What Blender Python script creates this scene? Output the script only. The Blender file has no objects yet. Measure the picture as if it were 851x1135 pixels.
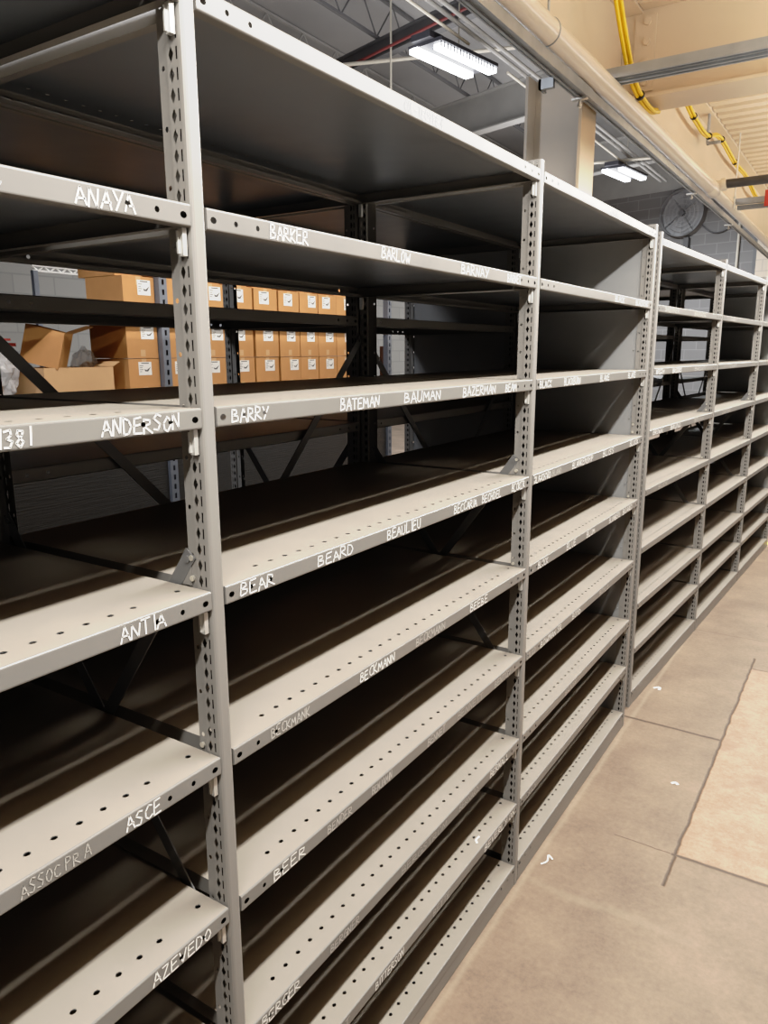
import bpy, math, random
from mathutils import Vector, Matrix, noise
random.seed(7)
C = bpy.context.scene.collection
IN = 0.0254
PI = math.pi
D = 0.60          # shelf depth
L = 1.235         # shelf length
PITCH = 1.266
LEVELS = [87, 76, 65, 54, 43, 32, 21, 12, 3]
REAR = [87, 72.55, 59.15, 46, 32.5, 19, 3]

# ------------------------------------------------------------------ materials
def new_mat(name):
    m = bpy.data.materials.new(name); m.use_nodes = True
    nt = m.node_tree
    return m, nt, nt.nodes['Principled BSDF']

def N(nt, t, **kw):
    n = nt.nodes.new(t)
    for k, v in kw.items(): setattr(n, k, v)
    return n

def simple(name, col, rough=0.5, metal=0.0, var=0.08, scale=6.0, spec=0.5, bump=0.0, coord='Object'):
    m, nt, b = new_mat(name)
    tc = N(nt, 'ShaderNodeTexCoord'); nz = N(nt, 'ShaderNodeTexNoise')
    nz.inputs['Scale'].default_value = scale; nz.inputs['Detail'].default_value = 5
    nt.links.new(tc.outputs[coord], nz.inputs['Vector'])
    rp = N(nt, 'ShaderNodeValToRGB')
    rp.color_ramp.elements[0].position = 0.3; rp.color_ramp.elements[1].position = 0.7
    rp.color_ramp.elements[0].color = (*[c*(1-var) for c in col], 1)
    rp.color_ramp.elements[1].color = (*[min(1, c*(1+var)) for c in col], 1)
    nt.links.new(nz.outputs['Fac'], rp.inputs['Fac'])
    nt.links.new(rp.outputs['Color'], b.inputs['Base Color'])
    b.inputs['Roughness'].default_value = rough; b.inputs['Metallic'].default_value = metal
    b.inputs['Specular IOR Level'].default_value = spec
    if bump:
        bp = N(nt, 'ShaderNodeBump'); bp.inputs['Strength'].default_value = bump
        n2 = N(nt, 'ShaderNodeTexNoise'); n2.inputs['Scale'].default_value = scale*8
        nt.links.new(tc.outputs[coord], n2.inputs['Vector'])
        nt.links.new(n2.outputs['Fac'], bp.inputs['Height']); nt.links.new(bp.outputs['Normal'], b.inputs['Normal'])
    return m

def emit(name, col, s):
    m, nt, b = new_mat(name)
    b.inputs['Base Color'].default_value = (*col, 1)
    b.inputs['Emission Color'].default_value = (*col, 1); b.inputs['Emission Strength'].default_value = s
    return m

M = {}
def paint(name, col, rough, streak=(1, 1, 1), rv=0.1, spec=.5):
    m, nt, b = new_mat(name)
    tc = N(nt, 'ShaderNodeTexCoord'); mp = N(nt, 'ShaderNodeMapping'); mp.inputs['Scale'].default_value = streak
    nz = N(nt, 'ShaderNodeTexNoise'); nz.inputs['Scale'].default_value = 9; nz.inputs['Detail'].default_value = 6
    nt.links.new(tc.outputs['Object'], mp.inputs['Vector']); nt.links.new(mp.outputs['Vector'], nz.inputs['Vector'])
    rp = N(nt, 'ShaderNodeValToRGB')
    rp.color_ramp.elements[0].color = (*[c*.9 for c in col], 1); rp.color_ramp.elements[1].color = (*[c*1.08 for c in col], 1)
    nt.links.new(nz.outputs['Fac'], rp.inputs['Fac']); nt.links.new(rp.outputs['Color'], b.inputs['Base Color'])
    mr = N(nt, 'ShaderNodeMapRange'); mr.inputs['To Min'].default_value = rough-rv*.5; mr.inputs['To Max'].default_value = rough+rv
    nt.links.new(nz.outputs['Fac'], mr.inputs['Value']); nt.links.new(mr.outputs['Result'], b.inputs['Roughness'])
    b.inputs['Specular IOR Level'].default_value = spec
    return m
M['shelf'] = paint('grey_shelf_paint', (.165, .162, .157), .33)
M['under'] = paint('grey_shelf_paint_cooled_under', (.135, .150, .172), .33)  # same shelf paint, cooled in colour to offset warm bounce off the floor
M['shelftop_lit'] = paint('grey_shelf_paint_lit_top', (.230, .210, .186), .46, (1, 1, 1), .08, .28)  # same paint as the lip, lightened and warmed to carry the light on top
M['post'] = paint('grey_post_paint', (.205, .20, .193), .42, (1, 1, .15))
M['panel'] = paint('grey_panel_paint', (.222, .229, .238), .42)
M['brace'] = paint('grey_brace_paint', (.115, .118, .122), .4)
M['zinc'] = simple('zinc_plate', (.72, .72, .70), .35, .6, .1, 30)
M['bolt'] = simple('bolt_zinc', (.7, .68, .62), .3, .7, .05, 30)
M['ink'] = simple('white_marker', (.93, .92, .9), .6, 0, .04, 40)
M['inkdim'] = simple('worn_white_marker', (.52, .505, .485), .6, 0, .12, 60)
M['inkghost'] = simple('rubbed_marker', (.44, .43, .41), .5, 0, .1, 60)
M['beige'] = simple('beige_steel_paint', (.68, .555, .41), .5, 0, .05, 1.5, .4)
M['pipe'] = simple('beige_pipe_paint', (.84, .745, .625), .2, 0, .03, 2, .6)
M['colgrey'] = simple('grey_column_paint', (.62, .60, .57), .5, 0, .08, 3, .4)
M['galv'] = simple('galvanised_steel', (.37, .40, .435), .4, .6, .12, 12)
M['darkpipe'] = simple('black_pipe', (.06, .06, .065), .4, 0, .1, 10)
M['yellow'] = simple('yellow_cable', (.80, .52, .02), .4, 0, .05, 8)
M['black'] = simple('black_plastic', (.02, .02, .02), .4, 0, .05, 8)
M['shadecore'] = simple('post_hole_shade', (.012, .012, .012), .8, 0, .05, 8, .1)  # near-black, stands in for the shade inside the posts
M['red'] = simple('red_paint', (.55, .06, .05), .5, 0, .05, 8)
M['card'] = simple('cardboard', (.52, .27, .115), .8, 0, .09, 5, .2, .02)
M['carddark'] = simple('cardboard_dark', (.40, .21, .095), .85, 0, .08, 5, .2)  # darker cardboard tone, used for the bag contents
M['cardlight'] = simple('cardboard_pale', (.60, .38, .21), .8, 0, .06, 5, .2)
M['label'] = simple('white_label', (.85, .84, .82), .6, 0, .02, 10)
M['print'] = simple('label_print', (.10, .10, .11), .6, 0, .05, 10)
M['rack'] = simple('blue_grey_rack_paint', (.16, .18, .22), .4, 0, .08, 8)
M['roof'] = simple('grey_roof_deck', (.33, .33, .335), .7, 0, .08, .6)
M['truss'] = simple('grey_joist_paint', (.36, .355, .345), .6, 0, .08, 2)
M['trussdark'] = simple('dark_joist_paint', (.12, .12, .125), .6, 0, .08, 2)
M['redpipe'] = simple('dull_red_pipe', (.22, .06, .06), .5, 0, .08, 4)
M['cream'] = simple('cream_conduit', (.62, .58, .50), .5, 0, .05, 5)
M['led'] = emit('led_lens', (.94, .97, 1.0), 7)
M['housing'] = simple('dark_lamp_housing', (.05, .05, .06), .5, 0, .05, 8)
M['fan'] = simple('fan_grey', (.30, .30, .31), .6, 0, .06, 4)
M['fandark'] = simple('fan_dark', (.10, .10, .105), .5, 0, .1, 4)
M['tape'] = simple('yellow_floor_tape', (.70, .50, .08), .6, 0, .1, 20)
M['paper'] = simple('white_paper', (.82, .80, .76), .7, 0, .04, 40)
M['brown'] = simple('brown_board', (.13, .065, .04), .6, 0, .1, 6)

# dark glossy streaked panel
m, nt, b = new_mat('dark_glossy_panel'); M['gloss'] = m
tc = N(nt, 'ShaderNodeTexCoord'); mp = N(nt, 'ShaderNodeMapping'); mp.inputs['Scale'].default_value = (4, 2.0, 40)
nz = N(nt, 'ShaderNodeTexNoise'); nz.inputs['Scale'].default_value = 3; nz.inputs['Detail'].default_value = 7
nt.links.new(tc.outputs['Object'], mp.inputs['Vector']); nt.links.new(mp.outputs['Vector'], nz.inputs['Vector'])
bp = N(nt, 'ShaderNodeBump'); bp.inputs['Strength'].default_value = .25; bp.inputs['Distance'].default_value = .02
nt.links.new(nz.outputs['Fac'], bp.inputs['Height']); nt.links.new(bp.outputs['Normal'], b.inputs['Normal'])
b.inputs['Base Color'].default_value = (.05, .05, .05, 1); b.inputs['Roughness'].default_value = .25

# plastic bag
m, nt, b = new_mat('clear_plastic'); M['plastic'] = m
b.inputs['Base Color'].default_value = (.75, .76, .80, 1); b.inputs['Roughness'].default_value = .12
b.inputs['Alpha'].default_value = .42; b.inputs['Specular IOR Level'].default_value = .8

# masonry
def block(name, c1, mortar, vec):
    m, nt, b = new_mat(name)
    tc = N(nt, 'ShaderNodeTexCoord'); sx = N(nt, 'ShaderNodeSeparateXYZ'); cb = N(nt, 'ShaderNodeCombineXYZ')
    nt.links.new(tc.outputs['Object'], sx.inputs[0])
    nt.links.new(sx.outputs[vec], cb.inputs['X']); nt.links.new(sx.outputs['Z'], cb.inputs['Y'])
    br = N(nt, 'ShaderNodeTexBrick'); nt.links.new(cb.outputs[0], br.inputs['Vector'])
    br.inputs['Scale'].default_value = 1; br.inputs['Brick Width'].default_value = .6; br.inputs['Row Height'].default_value = .25
    br.inputs['Mortar Size'].default_value = .012; br.inputs['Mortar Smooth'].default_value = .3
    br.inputs['Color1'].default_value = (*c1, 1); br.inputs['Color2'].default_value = (*[c*.9 for c in c1], 1)
    br.inputs['Mortar'].default_value = (*mortar, 1)
    nt.links.new(br.outputs['Color'], b.inputs['Base Color']); b.inputs['Roughness'].default_value = .8
    return m
M['block'] = block('painted_block_wall', (.185, .18, .18), (.235, .23, .23), 'X')
M['blockleft'] = block('pale_block_wall', (.215, .205, .19), (.165, .16, .15), 'Y')
M['blockwarm'] = block('warm_block_wall', (.55, .47, .38), (.42, .36, .30), 'X')

# concrete floor with joints
m, nt, b = new_mat('concrete_floor'); M['floor'] = m
tc = N(nt, 'ShaderNodeTexCoord'); sx = N(nt, 'ShaderNodeSeparateXYZ'); nt.links.new(tc.outputs['Object'], sx.inputs[0])
def math_(op, a, c=None, d=None):
    n = N(nt, 'ShaderNodeMath', operation=op)
    for i, v in enumerate((a, c, d)):
        if v is None: continue
        if isinstance(v, (int, float)): n.inputs[i].default_value = v
        else: nt.links.new(v, n.inputs[i])
    return n.outputs[0]
def noise_(scale, detail=6, rough=.6, vec=None):
    n = N(nt, 'ShaderNodeTexNoise'); n.inputs['Scale'].default_value = scale; n.inputs['Detail'].default_value = detail
    n.inputs['Roughness'].default_value = rough
    nt.links.new(vec or tc.outputs['Object'], n.inputs['Vector']); return n.outputs['Fac']
wob = noise_(7, 4); wob2 = noise_(2.2, 3)
wv = math_('MULTIPLY', math_('SUBTRACT', wob, .5), .022)
X_ = math_('ADD', sx.outputs['X'], wv); Y_ = math_('ADD', sx.outputs['Y'], wv)
def step(v, a, w=.01):   # smooth 0->1 at a
    n = N(nt, 'ShaderNodeMapRange', interpolation_type='SMOOTHSTEP')
    nt.links.new(v, n.inputs['Value']); n.inputs['From Min'].default_value = a-w; n.inputs['From Max'].default_value = a+w
    return n.outputs['Result']
def band(v, a, c, w=.004):
    return math_('MULTIPLY', step(v, a, w), math_('SUBTRACT', 1.0, step(v, c, w)))
def line(v, a, hw): return band(v, a-hw, a+hw, hw*.8)
joints = None
def addj(x):
    global joints
    joints = x if joints is None else math_('MAXIMUM', joints, x)
addj(math_('MULTIPLY', line(X_, .412, .0055), band(Y_, 1.50, 3.72)))
addj(math_('MULTIPLY', line(Y_, 2.62, .0075), band(X_, -1, .41)))
addj(math_('MULTIPLY', math_('MULTIPLY', line(Y_, 1.685, .0022), band(X_, .2, .41)), .8))
addj(math_('MULTIPLY', line(Y_, 1.685, .007), band(X_, .40, 9)))
addj(math_('MULTIPLY', math_('MULTIPLY', line(Y_, 3.55, .006), band(X_, .42, 9)), .8))
addj(math_('MULTIPLY', math_('MULTIPLY', line(Y_, 4.02, .006), band(X_, 0, .6)), .35))
addj(math_('MULTIPLY', math_('MULTIPLY', line(X_, .412, .004), band(Y_, 4.3, 9)), .4))
slab = math_('MULTIPLY', step(X_, .415, .008), band(Y_, 1.69, 3.55, .01))
mottle = noise_(2.6, 9, .68); fine = noise_(55, 5, .75)
rp = N(nt, 'ShaderNodeValToRGB')
rp.color_ramp.elements[0].position = .36; rp.color_ramp.elements[0].color = (.112, .083, .062, 1)
rp.color_ramp.elements[1].position = .64; rp.color_ramp.elements[1].color = (.226, .166, .122, 1)
nt.links.new(math_('ADD', math_('MULTIPLY', mottle, .66), math_('MULTIPLY', fine, .34)), rp.inputs['Fac'])
def mix(fac, a, c, blend='MIX'):
    n = N(nt, 'ShaderNodeMix', data_type='RGBA', blend_type=blend)
    if isinstance(fac, (int, float)): n.inputs[0].default_value = fac
    else: nt.links.new(fac, n.inputs[0])
    for i, v in ((6, a), (7, c)):
        if isinstance(v, tuple): n.inputs[i].default_value = (*v, 1)
        else: nt.links.new(v, n.inputs[i])
    return n.outputs[2]
slabcol = mix(step(math_('ADD', math_('MULTIPLY', noise_(9, 9, .8), .7), math_('MULTIPLY', fine, .3)), .50, .17), (.225, .140, .088), (.40, .268, .182))
col = mix(math_('MULTIPLY', slab, .85), rp.outputs['Color'], slabcol)
stain = math_('MULTIPLY', slab, math_('MULTIPLY', step(noise_(5.5, 3, .5), .62, .06), .45))
col = mix(stain, col, (.16, .112, .078))
smear = math_('MULTIPLY', math_('MULTIPLY', line(math_('ADD', Y_, math_('MULTIPLY', wob2, .08)), 1.335, .016), band(X_, .02, .55, .1)), math_('MULTIPLY', wob, .38))
col = mix(smear, col, (.31, .25, .186))
spots = math_('MULTIPLY', step(noise_(3.4, 2, .4), .70, .05), .35)
col = mix(spots, col, (.124, .087, .065))
edge = math_('MULTIPLY', band(X_, .005, .022, .010), .35)  # lit strip of floor along the shelf base, put into the colour
col = mix(edge, col, (.31, .25, .19))
col = mix(math_('MULTIPLY', joints, .97), col, (.055, .038, .027))
nt.links.new(col, b.inputs['Base Color'])
b.inputs['Roughness'].default_value = .55; b.inputs['Specular IOR Level'].default_value = .35
bp = N(nt, 'ShaderNodeBump'); bp.inputs['Strength'].default_value = .25; bp.inputs['Distance'].default_value = .01
nt.links.new(math_('SUBTRACT', math_('MULTIPLY', fine, .3), joints), bp.inputs['Height']); nt.links.new(bp.outputs['Normal'], b.inputs['Normal'])

# ------------------------------------------------------------------ mesh helpers
class MB:
    def __init__(s): s.v = []; s.f = []
    def face(s, pts):
        i = len(s.v); s.v += [tuple(p) for p in pts]; s.f.append(tuple(range(i, i+len(pts))))
    def box(s, x0, x1, y0, y1, z0, z1, rot=None, org=None):
        p = [(x, y, z) for x in (x0, x1) for y in (y0, y1) for z in (z0, z1)]
        if rot is not None: p = [tuple(rot @ (Vector(q)) + (Vector(org) if org else Vector())) for q in p]
        i = len(s.v); s.v += p
        for f in ((0, 1, 3, 2), (4, 6, 7, 5), (0, 4, 5, 1), (2, 3, 7, 6), (0, 2, 6, 4), (1, 5, 7, 3)): s.f.append(tuple(i+k for k in f))
    def bar(s, a, b, w, h, up=(0, 0, 1)):       # rectangular bar from a to b
        a, b = Vector(a), Vector(b); d = (b-a); ln = d.length; d.normalize()
        u = Vector(up); r = d.cross(u)
        if r.length < 1e-4: r = d.cross(Vector((1, 0, 0)))
        r.normalize(); u = r.cross(d)
        i = len(s.v)
        for q in (a, b):
            for sx_, sz in ((-1, -1), (1, -1), (1, 1), (-1, 1)): s.v.append(tuple(q+r*(sx_*w/2)+u*(sz*h/2)))
        for f in ((0, 1, 2, 3), (7, 6, 5, 4), (0, 4, 5, 1), (1, 5, 6, 2), (2, 6, 7, 3), (3, 7, 4, 0)): s.f.append(tuple(i+k for k in f))
    def tube(s, pts, r, n=12, caps=True):
        pts = [Vector(p) for p in pts]; rings = []
        prev = None
        for k, p in enumerate(pts):
            t = (pts[min(k+1, len(pts)-1)]-pts[max(k-1, 0)]).normalized()
            if prev is None:
                a = t.orthogonal().normalized()
            else:
                a = (prev - t*prev.dot(t)).normalized()
            prev = a; bb = t.cross(a)
            rr = r[k] if isinstance(r, (list, tuple)) else r
            i = len(s.v)
            for j in range(n):
                an = 2*PI*j/n; s.v.append(tuple(p+(a*math.cos(an)+bb*math.sin(an))*rr))
            rings.append(i)
        for k in range(len(rings)-1):
            for j in range(n):
                s.f.append((rings[k]+j, rings[k]+(j+1) % n, rings[k+1]+(j+1) % n, rings[k+1]+j))
        if caps:
            s.f.append(tuple(rings[0]+j for j in range(n))[::-1]); s.f.append(tuple(rings[-1]+j for j in range(n)))
    def disc(s, c, nrm, r, t=.002, n=10):
        nrm = Vector(nrm).normalized(); c = Vector(c)
        s.tube([c, c+nrm*t], r, n)
    def cell(s, P, u0, u1, v0, v1, hole):
        uc, vc, off = hole
        o = [(u1, vc), (u1, v1), (uc, v1), (u0, v1), (u0, vc), (u0, v0), (uc, v0), (u1, v0)]
        inn = [(uc+a, vc+c) for a, c in off]
        i = len(s.v); s.v += [tuple(P(*q)) for q in o] + [tuple(P(*q)) for q in inn]
        for k in range(8): s.f.append((i+k, i+(k+1) % 8, i+8+(k+1) % 8, i+8+k))
    def perf(s, P, u0, u1, v0, v1, holes):
        holes = sorted(holes)
        if not holes:
            s.face([P(u0, v0), P(u1, v0), P(u1, v1), P(u0, v1)]); return
        cuts = [u0] + [(holes[k][0]+holes[k+1][0])/2 for k in range(len(holes)-1)] + [u1]
        for k, h in enumerate(holes): s.cell(P, cuts[k], cuts[k+1], v0, v1, h)
    def mesh(s, name, mat, smooth=False, mat2=None, n2=0):
        me = bpy.data.meshes.new(name); me.from_pydata(s.v, [], s.f); me.materials.append(mat)
        if mat2:
            me.materials.append(mat2)
            for p in me.polygons[:n2]: p.material_index = 1
        if smooth:
            for p in me.polygons: p.use_smooth = True
            me.set_sharp_from_angle(angle=math.radians(45))
        me.update(); return me

def octo(a, c): return [(a, 0), (a*.71, c*.71), (0, c), (-a*.71, c*.71), (-a, 0), (-a*.71, -c*.71), (0, -c), (a*.71, -c*.71)]
def rect8(a, c): return [(a, 0), (a, c), (0, c), (-a, c), (-a, 0), (-a, -c), (0, -c), (a, -c)]
KEY = [(.0098, 0), (.0034, .0032), (0, .0046), (-.0034, .0032), (-.0098, 0), (-.0034, -.0032), (0, -.0046), (.0034, -.0032)]  # u along the post

def link(name, me, parent=None, loc=(0, 0, 0), rotz=0):
    o = bpy.data.objects.new(name, me); C.objects.link(o); o.location = loc; o.rotation_euler = (0, 0, rotz)
    if parent: o.parent = parent
    return o
def obj(name, mb, mat, parent=None, smooth=False, **kw): return link(name, mb.mesh(name, mat, smooth), parent, **kw)
def tag(o, label, cat, group=None):
    o['label'] = label; o['category'] = cat
    if group: o['group'] = group
    return o
def thing(name, label, cat, loc=(0, 0, 0), rotz=0, group=None):
    o = bpy.data.objects.new(name, None); C.objects.link(o); o.location = loc; o.rotation_euler = (0, 0, rotz)
    o.empty_display_size = .1
    return tag(o, label, cat, group)
def struct(o): o['kind'] = 'structure'; return o

# ------------------------------------------------------------------ shelf parts
W = .027
def post_mesh():
    mb = MB(); H = 88*IN; hw = W/2
    # flange with rounded edges
    prof = [(-.007, -hw), (-.003, -hw+.0006), (-.0008, -hw+.003), (0, -hw+.006), (0, hw-.006), (-.0008, hw-.003), (-.003, hw-.0006), (-.007, hw)]
    for (a, c), (d, e) in zip(prof, prof[1:]): mb.face([(a, c, 0), (d, e, 0), (d, e, H), (a, c, H)])
    mb.face([(x, y, H) for x, y in prof])
    for sgn in (-1, 1):
        P = lambda u, v: (-v, sgn*hw, u)
        zs = [1.0*IN*k + .5*IN for k in range(0, 88)]
        mb.perf(P, 0, H, .007, .0155, [(z, .0118, rect8(.0078, .0013)) for z in zs])
        mb.perf(P, 0, H, .0155, .031, [(z, .0226, KEY) for z in zs])
        mb.face([P(0, .031), P(H, .031), (-.0325, sgn*(hw-.0045), H), (-.0325, sgn*(hw-.0045), 0)])
        Q = lambda u, v: (-v, sgn*(hw-.0045), u)
        mb.perf(Q, 0, H, .0325, .052, [(IN*(3*k+2), .0435, octo(.0038, .0032)) for k in range(0, 29)])
    n2 = len(mb.f); f2 = [(-.0085, 0, 0), (-.034, 0, 0), (-.034, 0, H-.01), (-.0085, 0, H-.01)]  # black strip added mid-post to stand in for shade behind the holes
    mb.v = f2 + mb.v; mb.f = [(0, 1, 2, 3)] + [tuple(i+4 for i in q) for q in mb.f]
    return mb.mesh('post', M['post'], False, M['shadecore'], 1)

LIP = .0305
def shelf_mesh():
    mb = MB(); r = .003
    T = lambda u, v: (-v, u, 0)
    ys = [.1125 + k*(L-.225)/26 for k in range(27)]
    cor = .026
    row = [(y, .041, octo(.0052, .0046)) for y in ys] + [(cor, .046, octo(.0052, .0048)), (L-cor, .046, octo(.0052, .0048))]
    back = [(y, D-.041, octo(.0052, .0046)) for y in ys] + [(cor, D-.046, octo(.0052, .0048)), (L-cor, D-.046, octo(.0052, .0048))]
    n2 = n3 = 0
    for zz in (0, -.0013):          # upper skin (lit tone in its colour), then underside skin (cooled tone)
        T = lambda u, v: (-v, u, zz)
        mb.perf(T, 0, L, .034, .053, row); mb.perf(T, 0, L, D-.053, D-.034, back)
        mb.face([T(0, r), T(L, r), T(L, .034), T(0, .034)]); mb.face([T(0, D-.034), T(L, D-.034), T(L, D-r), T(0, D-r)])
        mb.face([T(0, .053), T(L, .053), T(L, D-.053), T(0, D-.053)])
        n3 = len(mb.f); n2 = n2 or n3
    F = [(.0125, -.016, rect8(.006, .0042)), (.058, -.0155, octo(.0042, .0042)), (.105, -.0155, octo(.0042, .0042)),
         (L-.0125, -.016, rect8(.006, .0042)), (L-.058, -.0155, octo(.0042, .0042)), (L-.105, -.0155, octo(.0042, .0042))]
    F = [(u, v, octo(.0062, .0048) if k in (0, 3) else o) for k, (u, v, o) in enumerate(F)]
    for x0, s in ((0, 1), (-D, -1)):
        P = lambda u, v: (x0, u, v)
        mb.perf(P, 0, L, -LIP+r, -r, F)
        for base, sg in ((-r, 1), (-LIP+r, -1)):
            a = [(x0 - s*r + s*r*math.sin(t), base + sg*r*math.cos(t)) for t in (0, PI/6, PI/3, PI/2)]
            for (xa, za), (xb, zb) in zip(a, a[1:]): mb.face([(xa, 0, za), (xb, 0, zb), (xb, L, zb), (xa, L, za)])
        mb.face([(x0-s*r, 0, -LIP), (x0-s*r, L, -LIP), (x0-s*.018, L, -LIP), (x0-s*.018, 0, -LIP)])
        mb.face([(x0-s*.018, 0, -LIP), (x0-s*.018, L, -LIP), (x0-s*.018, L, -LIP+.009), (x0-s*.018, 0, -LIP+.009)])
    for y, s in ((0, 1), (L, -1)):
        mb.face([(-r, y, 0), (-D+r, y, 0), (-D+r, y, -LIP), (-r, y, -LIP)])
        mb.face([(-.018, y, -LIP), (-D+.018, y, -LIP), (-D+.018, y+s*.016, -LIP), (-.018, y+s*.016, -LIP)])
        for x0, q in ((0, -1), (-D, 1)): mb.face([(x0, y, -r), (x0+q*r, y, 0), (x0+q*r, y, -LIP), (x0, y, -LIP+r)])
    me = mb.mesh('shelf', M['shelf'], True, M['shelftop_lit'], n2)
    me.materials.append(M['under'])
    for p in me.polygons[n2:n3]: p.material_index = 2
    return me

def clip_mesh():
    mb = MB()   # folded support clip hooked on the post, seen under the shelf corner
    prof = [(-.0085, 0), (-.0185, .001), (-.0185, -.007), (-.0085, -.008)]
    z0, z1 = -LIP-.038, -LIP-.0005
    n = len(prof)
    for k in range(n):
        a, c = prof[k], prof[(k+1) % n]
        mb.face([(a[0], a[1], z0), (c[0], c[1], z0), (c[0], c[1], z1), (a[0], a[1], z1)])
    mb.face([(x, y, z0) for x, y in prof]); mb.face([(x, y, z1) for x, y in prof])
    mb.box(-.0185, -.0155, -.0105, -.007, z0+.003, z1-.004)
    return mb.mesh('shelf_clip', M['zinc'])

def strap_mesh(name, a, b, w=.024, t=.0025, nrm='y'):
    mb = MB(); up = (0, 1, 0) if nrm == 'y' else (1, 0, 0)
    mb.bar(a, b, w, t, up)
    d = (Vector(b)-Vector(a)).normalized()
    for p in (a, b):
        q = Vector(p) + d*(.012 if p is a else -.012)
        nv = Vector((0, -1, 0)) if nrm == 'y' else Vector((1, 0, 0))
        mb.disc(q, nv, .006, .004, 8)
    return mb.mesh(name, M['brace'])

PM = post_mesh(); SM = shelf_mesh(); CM = clip_mesh()
YP = L + .0155
def side_straps():
    y = YP - .0105
    return (strap_mesh('side_brace', (-.045, y, 1.425), (-.555, y, .72)), strap_mesh('side_brace', (-.555, y+.003, 1.425), (-.045, y+.003, .72)))
SIDE = side_straps()
BACK = (strap_mesh('back_brace', (-.596, .0, 1.775), (-.596, L, .53), nrm='x'), strap_mesh('back_brace', (-.5925, L, 1.775), (-.5925, 0, .53), nrm='x'))
mb = MB(); mb.face([(-.046, 0, 1.372), (-.10, 0, 1.3725), (-.046, 0, 1.425)]); mb.face([(-.046, .002, 1.3725), (-.10, .002, 1.3725), (-.046, .002, 1.425)])
mb.face([(-.046, 0, 1.3725), (-.046, .002, 1.3725), (-.046, .002, 1.425), (-.046, 0, 1.425)]); mb.face([(-.10, 0, 1.3725), (-.10, .002, 1.3725), (-.046, .002, 1.425), (-.046, 0, 1.425)])
GUS = mb.mesh('gusset_plate', M['post'])
mb = MB()
mb.disc((-.0435, -W/2+.004, 0), (0, -1, 0), .0048, .004, 8)
BOL = mb.mesh('bolt', M['bolt'])
mb = MB(); mb.box(-.0195, -.0015, 0, L, .002, 3*IN-LIP-.0008); KICK = mb.mesh('base_strip', M['shelf'])
mb = MB()
mb.box(-D+.05, -.053, -.004, .004, .004, 87*IN-.002)
for k in range(15):
    for x in (-.062, -D+.06): mb.disc((x, -.004, .14+k*.145), (0, -1, 0), .004, .003, 8)
PANEL = mb.mesh('side_panel', M['panel'])

# handwriting ------------------------------------------------------
G = {
'A': [[(0, 0), (.3, 1), (.62, 0)], [(.10, .36), (.56, .38)]],
'B': [[(0, 0), (.04, 1), (.40, .93), (.44, .68), (.06, .52), (.52, .40), (.50, .1), (0, 0)]],
'C': [[(.56, .86), (.32, 1), (.06, .62), (.08, .18), (.34, 0), (.58, .14)]],
'D': [[(0, 0), (.03, 1), (.40, .86), (.56, .46), (.36, .08), (0, 0)]],
'E': [[(.52, 1), (.04, .97), (0, 0), (.54, .03)], [(.03, .5), (.44, .54)]],
'F': [[(.52, 1), (.04, .97), (0, 0)], [(.03, .5), (.42, .52)]],
'G': [[(.56, .86), (.30, 1), (.05, .6), (.08, .16), (.34, -.02), (.62, .10)], [(.30, .46), (.64, .48), (.62, -.05)]],
'H': [[(.02, 1), (0, 0)], [(.52, 1), (.5, 0)], [(.0, .5), (.52, .53)]],
'I': [[(.2, 1), (.18, 0)]],
'J': [[(.5, 1), (.48, .15), (.26, 0), (.02, .2)]],
'K': [[(.03, 1), (0, 0)], [(.52, .98), (.04, .45), (.56, 0)]],
'L': [[(.04, 1), (0, 0), (.52, .03)]],
'M': [[(0, 0), (.08, 1), (.34, .3), (.60, 1), (.68, 0)]],
'N': [[(0, 0), (.05, 1), (.5, .02), (.56, 1)]],
'O': [[(.3, 1), (.04, .6), (.1, .12), (.34, 0), (.58, .4), (.5, .86), (.3, 1)]],
'P': [[(0, 0), (.04, 1), (.46, .9), (.46, .6), (.04, .48)]],
'R': [[(0, 0), (.04, 1), (.46, .9), (.44, .6), (.04, .48), (.6, 0)]],
'S': [[(.54, .9), (.26, 1), (.06, .74), (.48, .36), (.34, .02), (0, .1)]],
'T': [[(0, .96), (.6, 1)], [(.3, .97), (.28, 0)]],
'U': [[(.02, 1), (.06, .18), (.28, 0), (.5, .2), (.54, 1)]],
'V': [[(0, 1), (.26, 0), (.56, 1)]],
'W': [[(0, 1), (.16, 0), (.36, .7), (.52, 0), (.74, 1)]],
'Y': [[(0, 1), (.28, .5)], [(.58, 1), (.16, -.02)]],
'Z': [[(.04, .96), (.52, 1), (.02, .02), (.56, .05)]],
'1': [[(.2, 1), (.17, 0)]],
'3': [[(.05, .92), (.38, 1), (.44, .7), (.18, .52), (.5, .35), (.36, .02), (0, .08)]],
'4': [[(.4, 0), (.44, 1), (0, .4), (.56, .42)]],
'8': [[(.5, .9), (.2, 1), (.08, .74), (.46, .3), (.26, 0), (.04, .24), (.42, .7), (.5, .9)]],
'-': [[(.1, .5), (.45, .5)]],
}
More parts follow.
